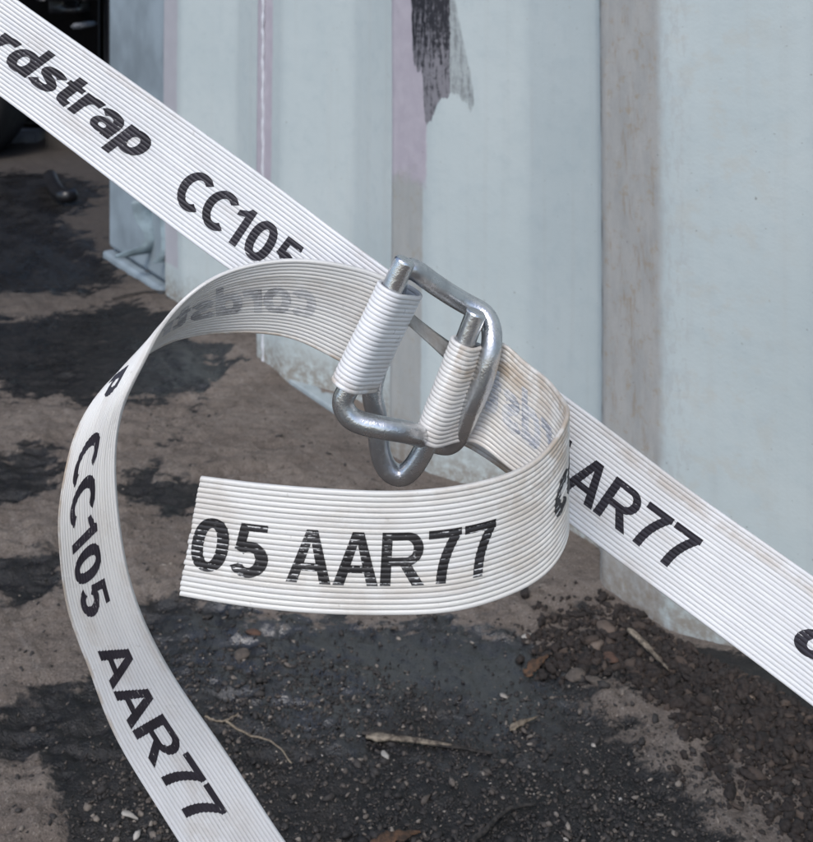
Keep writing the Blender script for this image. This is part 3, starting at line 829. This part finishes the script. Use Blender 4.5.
def build_grit():
    gm = mat_grit('grit', [(0, (.010, .009, .009)), (.45, (.030, .026, .024)), (.66, (.095, .076, .062)), (.90, (.29, .25, .21)), (1, (.55, .52, .48))])
    A = scatter([(140, 640), (300, 640), (480, 700), (560, 680), (700, 780), (740, 870), (60, 870), (90, 760), (160, 720)], 9500)
    B = scatter([(130, 600), (540, 615), (560, 700), (200, 720)], 900)
    C = scatter([(-20, 560), (80, 540), (200, 720), (260, 870), (-20, 870)], 700)
    Dn = scatter([(560, 640), (820, 690), (830, 870), (600, 870)], 1100)
    E = scatter([(-20, 400), (300, 380), (560, 560), (620, 640), (520, 640), (100, 600)], 900)
    pos = np.concatenate([A, B, C, Dn, E])
    size = np.clip(rng.lognormal(math.log(.00075), .5, len(pos)), .00035, .0028)
    tone = np.clip(rng.beta(1.8, 2.6, len(pos)) * 1.0, 0, 1)
    o = lumps('grit', pos, size, 1, gm, tone); o['kind'] = 'stuff'
    tag(o, 'loose dark and pale grit strewn over the oily ground', 'grit')
    cm = mat_grit('crumbs', [(0, (.008, .0055, .0046)), (.60, (.023, .0150, .0115)), (.86, (.075, .053, .040)), (1, (.22, .17, .13))], .88)
    c1 = scatter([(640, 650), (700, 646), (770, 662), (840, 712), (840, 800), (770, 755), (720, 716), (660, 692), (630, 672)], 2600)
    c2 = scatter([(525, 632), (600, 618), (640, 636), (650, 670), (600, 668), (540, 664)], 480)
    c3 = scatter([(640, 690), (840, 740), (840, 870), (740, 800)], 1000)
    c4 = scatter([(540, 600), (640, 610), (720, 640), (640, 660), (540, 640)], 300)
    c5 = scatter([(596, 600), (650, 628), (820, 650), (820, 690), (640, 650)], 1200)
    pos = np.concatenate([c1, c2, c3, c4, c5]); size = np.clip(rng.lognormal(math.log(.0016), .48, len(pos)), .0005, .0042)
    tone = np.clip(rng.beta(1.6, 2.4, len(pos)), 0, 1)
    o = lumps('soil_crumbs', pos, size, 2, cm, tone, (-.15, .55)); o['kind'] = 'stuff'
    tag(o, 'dark crumbs of soil heaped along the foot of the container wall', 'soil')

def stone(px, py, r, label, mat, sx=1.3, sz=.5):
    r = r * .8
    g = G(px, py); V, Fc = ICO[3]
    ph = rng.uniform(0, 6, 6)
    d = 1 + .22 * (np.abs(V @ np.array([.5, .6, .62])) ** 3) + (rng.random(len(V)) - .5) * .05 + .13 * np.sin(V[:, 0] * 2.3 + ph[0]) + .12 * np.sin(V[:, 1] * 3.1 + ph[1]) + .08 * np.sin(V[:, 2] * 4 + V[:, 0] * 3 + ph[2])
    Q = V * d[:, None] * r * np.array([sx, .9, sz]); a = rng.uniform(0, 3)
    R = np.array([[math.cos(a), -math.sin(a), 0], [math.sin(a), math.cos(a), 0], [0, 0, 1]])
    o = from_np('stone', Q @ R.T, Fc, mat); o.location = (g.x, g.y, ground_h(g.x, g.y) + r * sz * .5)
    return tag(o, label, 'stone', 'stones by the container wall')

def twig(name, pxs, r0, r1, mat, label, cat, lift=.001, kink=.0003):
    g = [G(x, y) for x, y in pxs]
    pts = [Vector((p.x, p.y, ground_h(p.x, p.y) + lift + r0)) for p in g]
    org = pts[0].copy(); pts = smooth_path([p - org for p in pts], 40)
    ph = random.uniform(0, 6)
    pts = [p + Vector((kink * math.sin(i * .55 + ph), kink * math.sin(i * .83 + ph * 2), 0)) for i, p in enumerate(pts)]
    rr = [r0 + (r1 - r0) * i / 39 for i in range(40)]
    o = tube(name, pts, rr, mat, seg=8, cap=min(r0, r1) * .3); o.location = org
    return tag(o, label, cat)

def sliver(name, a, b, wid, th, mat, label, cat, lift=.001, jag=.6):
    """split piece of wood or leaf: a tapered, ragged, slightly bowed slab from pixel a to pixel b"""
    A, B = G(*a), G(*b); A.z = ground_h(A.x, A.y) + lift; B.z = ground_h(B.x, B.y) + lift
    n = 44; ax = (B - A); ln = ax.length; ax.normalize(); sd = Vector((-ax.y, ax.x, 0)).normalized(); bm = bmesh.new(); rows = []
    for i in range(n + 1):
        f = i / n; c = ax * (f * ln) + Vector((0, 0, math.sin(f * math.pi) * wid * .35))
        base_w = wid * min(1, .35 + f * 5) * (max(.02, 1 - f) ** .55); row = []
        wl, wr = (base_w * (1 + jag * (1.6 * float(vnoise(np.array(f * 9 + wid * 7000 + e), np.array(wid * 900.))) - .8) + random.uniform(-jag, jag) * .25) for e in (0, 31))
        for j, q in enumerate((-1, -.5, 0, .5, 1)):
            top = th * (1 - .4 * q * q) + th * .5 * math.sin(q * 7 + f * 3)
            wv = wl if q < 0 else wr; row.append((bm.verts.new(c + sd * (q * wv) + Vector((0, 0, top))), bm.verts.new(c + sd * (q * wv) - Vector((0, 0, th * .6)))))
        rows.append(row)
    for r0, r1 in zip(rows, rows[1:]):
        for j in range(4):
            bm.faces.new((r0[j][0], r1[j][0], r1[j + 1][0], r0[j + 1][0])); bm.faces.new((r0[j + 1][1], r1[j + 1][1], r1[j][1], r0[j][1]))
        bm.faces.new((r0[0][0], r0[0][1], r1[0][1], r1[0][0])); bm.faces.new((r0[4][1], r0[4][0], r1[4][0], r1[4][1]))
    bmesh.ops.recalc_face_normals(bm, faces=bm.faces[:])
    o = from_bm(name, bm, mat); o.location = A
    return tag(o, label, cat)
def mat_wood(name, a, b):
    k = NT(name); o = k.obj(); n = k.noise(k.scale(o, (60, 60, 60)), 3, 5); 
    c = k.mix(k.ramp(k.noise(o, 260, 6, .7), .35, .65), a, b)
    k.bump(k.noise(o, 700, 4), .5, .001); return k.out(c, .8)

def build_litter():
    wood = mat_wood('split_wood', (.045, .034, .026), (.27, .225, .17)); dark = mat_wood('charred_wood', (.010, .009, .008), (.05, .042, .036))
    leaf = mat_wood('dead_leaf', (.03, .019, .012), (.12, .062, .032)); straw = mat_wood('dry_stalk', (.10, .078, .055), (.25, .205, .15))
    s1 = plain('grey_stone', (.085, .069, .057), .9, .35, 260); s2 = plain('red_brown_stone', (.075, .042, .029), .9, .35, 260); s3 = plain('white_chip', (.30, .28, .25), .7, .2, 120)
    sliver('bark_strip', (366, 732), (452, 740), .0024, .0012, wood, 'split pale strip of bark lying below the curled strap end', 'bark')
    sliver('bark_strip', (362, 727), (492, 745), .0030, .0010, dark, 'black charred bark sliver against the pale bark strip', 'bark', .0004)
    sliver('wood_splinter', (628, 641), (668, 684), .0026, .0011, wood, 'pale pointed wood splinter leaning at the foot of the container wall', 'splinter', .009)
    sliver('dead_leaf', (370, 846), (420, 829), .0055, .0006, leaf, 'orange brown curled leaf at the bottom edge, right of the hanging strap', 'leaf', .003)
    sliver('dead_leaf', (526, 672), (548, 656), .0045, .0008, leaf, 'small rust brown leaf scrap among dark crumbs right of the curled strap', 'leaf', .002)
    sliver('wood_splinter', (510, 724), (536, 713), .0020, .0008, straw, 'tiny pale wood chip right of the bark strip', 'splinter', .001)
    twig('twig', [(205, 716), (222, 719), (238, 713)], .0006, .0004, straw, 'short forked straw stalk just right of the hanging strap', 'twig')
    twig('twig', [(226, 720), (250, 730), (272, 742), (292, 757)], .0007, .0004, straw, 'long curved pale stalk lying right of the hanging strap', 'twig')
    twig('twig', [(472, 838), (492, 822), (510, 806), (536, 802)], .0016, .0009, dark, 'black crooked twig on the wet ground near the bottom edge', 'twig')
    twig('twig', [(314, 838), (335, 836), (366, 838)], .0008, .0006, straw, 'straight pale stalk at the bottom edge beside the orange leaf', 'twig')
    twig('twig', [(112, 300), (150, 297), (190, 302)], .0016, .0010, dark, 'thin dark stick in the shade left of the strap arc', 'twig')
    for a in ((575, 674, .0060, 'rounded grey stone, left of two beside the dark crumbs', s1), (595, 681, .0055, 'rounded grey stone, right of two beside the dark crumbs', s1),
              (611, 657, .0055, 'red brown stone among the dark crumbs by the wall corner', s2), (607, 630, .0068, 'dark brown stone right at the container wall corner', plain('brown_stone', (.10, .075, .06), .85, .3, 90)),
              (596, 642, .0060, 'brown lump just below the stone at the wall corner', plain('brown_lump', (.13, .10, .08), .85, .3, 90)),
              (526, 634, .0030, 'small pale upright stone chip right of the curled strap', s3), (385, 747, .0030, 'small white stone just under the bark strip', s3),
              (253, 630, .0046, 'wet brown stone in the oil under the strap end', s2), (243, 650, .0055, 'flat grey stone in the oil below the wet brown one', s1)):
        stone(*a)
    pale = plain('pale_rubble', (.25, .22, .185), .85, .3, 120)
    for a in ((118, 262, .010), (127, 270, .012), (140, 272, .011), (150, 280, .010), (135, 262, .009), (160, 290, .009)):
        o = stone(*a, 'pale rubble bit on the ground at the foot of the blue corner post', pale); o['group'] = 'rubble at the blue corner post'; o['category'] = 'rubble'; o.name = 'rubble_bit'
    sliver('white_chip', (122, 808), (138, 812), .0016, .0008, s3, 'white chip on dark soil left of the hanging strap', 'chip', .001, .1)

# ---------------------------------------------------------------- dark machine beyond the container's end
def bx(bm, a, b, rot=None):
    vs = [bm.verts.new((x, y, z)) for z in (a[2], b[2]) for x, y in ((a[0], a[1]), (b[0], a[1]), (b[0], b[1]), (a[0], b[1]))]
    for f in ((3, 2, 1, 0), (4, 5, 6, 7), (0, 1, 5, 4), (1, 2, 6, 5), (2, 3, 7, 6), (3, 0, 4, 7)): bm.faces.new([vs[q] for q in f])
def build_machine():
    Z = 2.5; base = P(40, 190, Z); root = empty('machine', (base.x, base.y, 0)); L = root.location
    tag(root, 'black machine standing in deep shade beyond the far end of the container', 'machine')
    def part(name, x0, x1, y0, y1, Za, Zb, mat, bev=.02):
        a, b = P(x0, y1, Za), P(x1, y0, Za); bm = bmesh.new(); bx(bm, (a.x - L.x, Za - L.y, a.z), (b.x - L.x, Zb - L.y, b.z))
        if bev: bmesh.ops.bevel(bm, geom=bm.edges[:], offset=bev, segments=4, affect='EDGES')
        return from_bm(name, bm, mat, root)
    part('body', -900, 110, -900, 128, 2.75, 4.2, M_black, .03)  # machine bulk, extended out of view to block sky light and shade the ground
    part('cover', 32, 86, -60, 14, 2.60, 2.78, M_black, .03)
    part('lug', 70, 82, 24, 29, 2.62, 2.78, M_dkgrey, .005)
    part('step_plate', 10, 36, 132, 152, 2.7, 2.78, M_dkgrey, .004)
    part('skirt_panel', 44, 130, 118, 196, 2.62, 2.74, M_dkbrown, .01)
    part('back_panel', -900, 50, 120, 186, 2.95, 3.05, M_dkbrown, .01)
    bm = bmesh.new()   # tyre seen from the side at the left edge
    c = P(-60, 88, 2.55) - L; R0, r0 = .20, .055
    for i in range(48):
        for j in range(16):
            a, b = 2 * math.pi * i / 48, 2 * math.pi * j / 16
            rr = R0 - r0 + r0 * math.copysign(abs(math.cos(b)) ** .6, math.cos(b))
            bm.verts.new(c + Vector((rr * math.cos(a), .11 * math.copysign(abs(math.sin(b)) ** .6, math.sin(b)), rr * math.sin(a))))
    bm.verts.ensure_lookup_table()
    for i in range(48):
        for j in range(16):
            bm.faces.new([bm.verts[q] for q in (i * 16 + j, ((i + 1) % 48) * 16 + j, ((i + 1) % 48) * 16 + (j + 1) % 16, i * 16 + (j + 1) % 16)])
    bmesh.ops.recalc_face_normals(bm, faces=bm.faces[:])
    from_bm('tyre', bm, plain('tyre_rubber', (.012, .012, .013), .8, .2, 20), root)
    g = [G(50, 186), G(56, 200), G(66, 207), G(73, 206)]
    pts = [Vector((p.x, p.y, .020)) for p in g]; org = pts[0].copy()
    o = tube('rubber_hose', smooth_path([p - org for p in pts], 40),   .013, M_black, seg=16, cap=.004); o.location = org
    tag(o, 'short bent black rubber hose lying in the shade beside the container end', 'hose')

build_ground()
build_container()
build_machine()
rl, ol = build_left_strap()
rr_, orr = build_right_strap()
build_buckle()
build_grit()
build_litter()
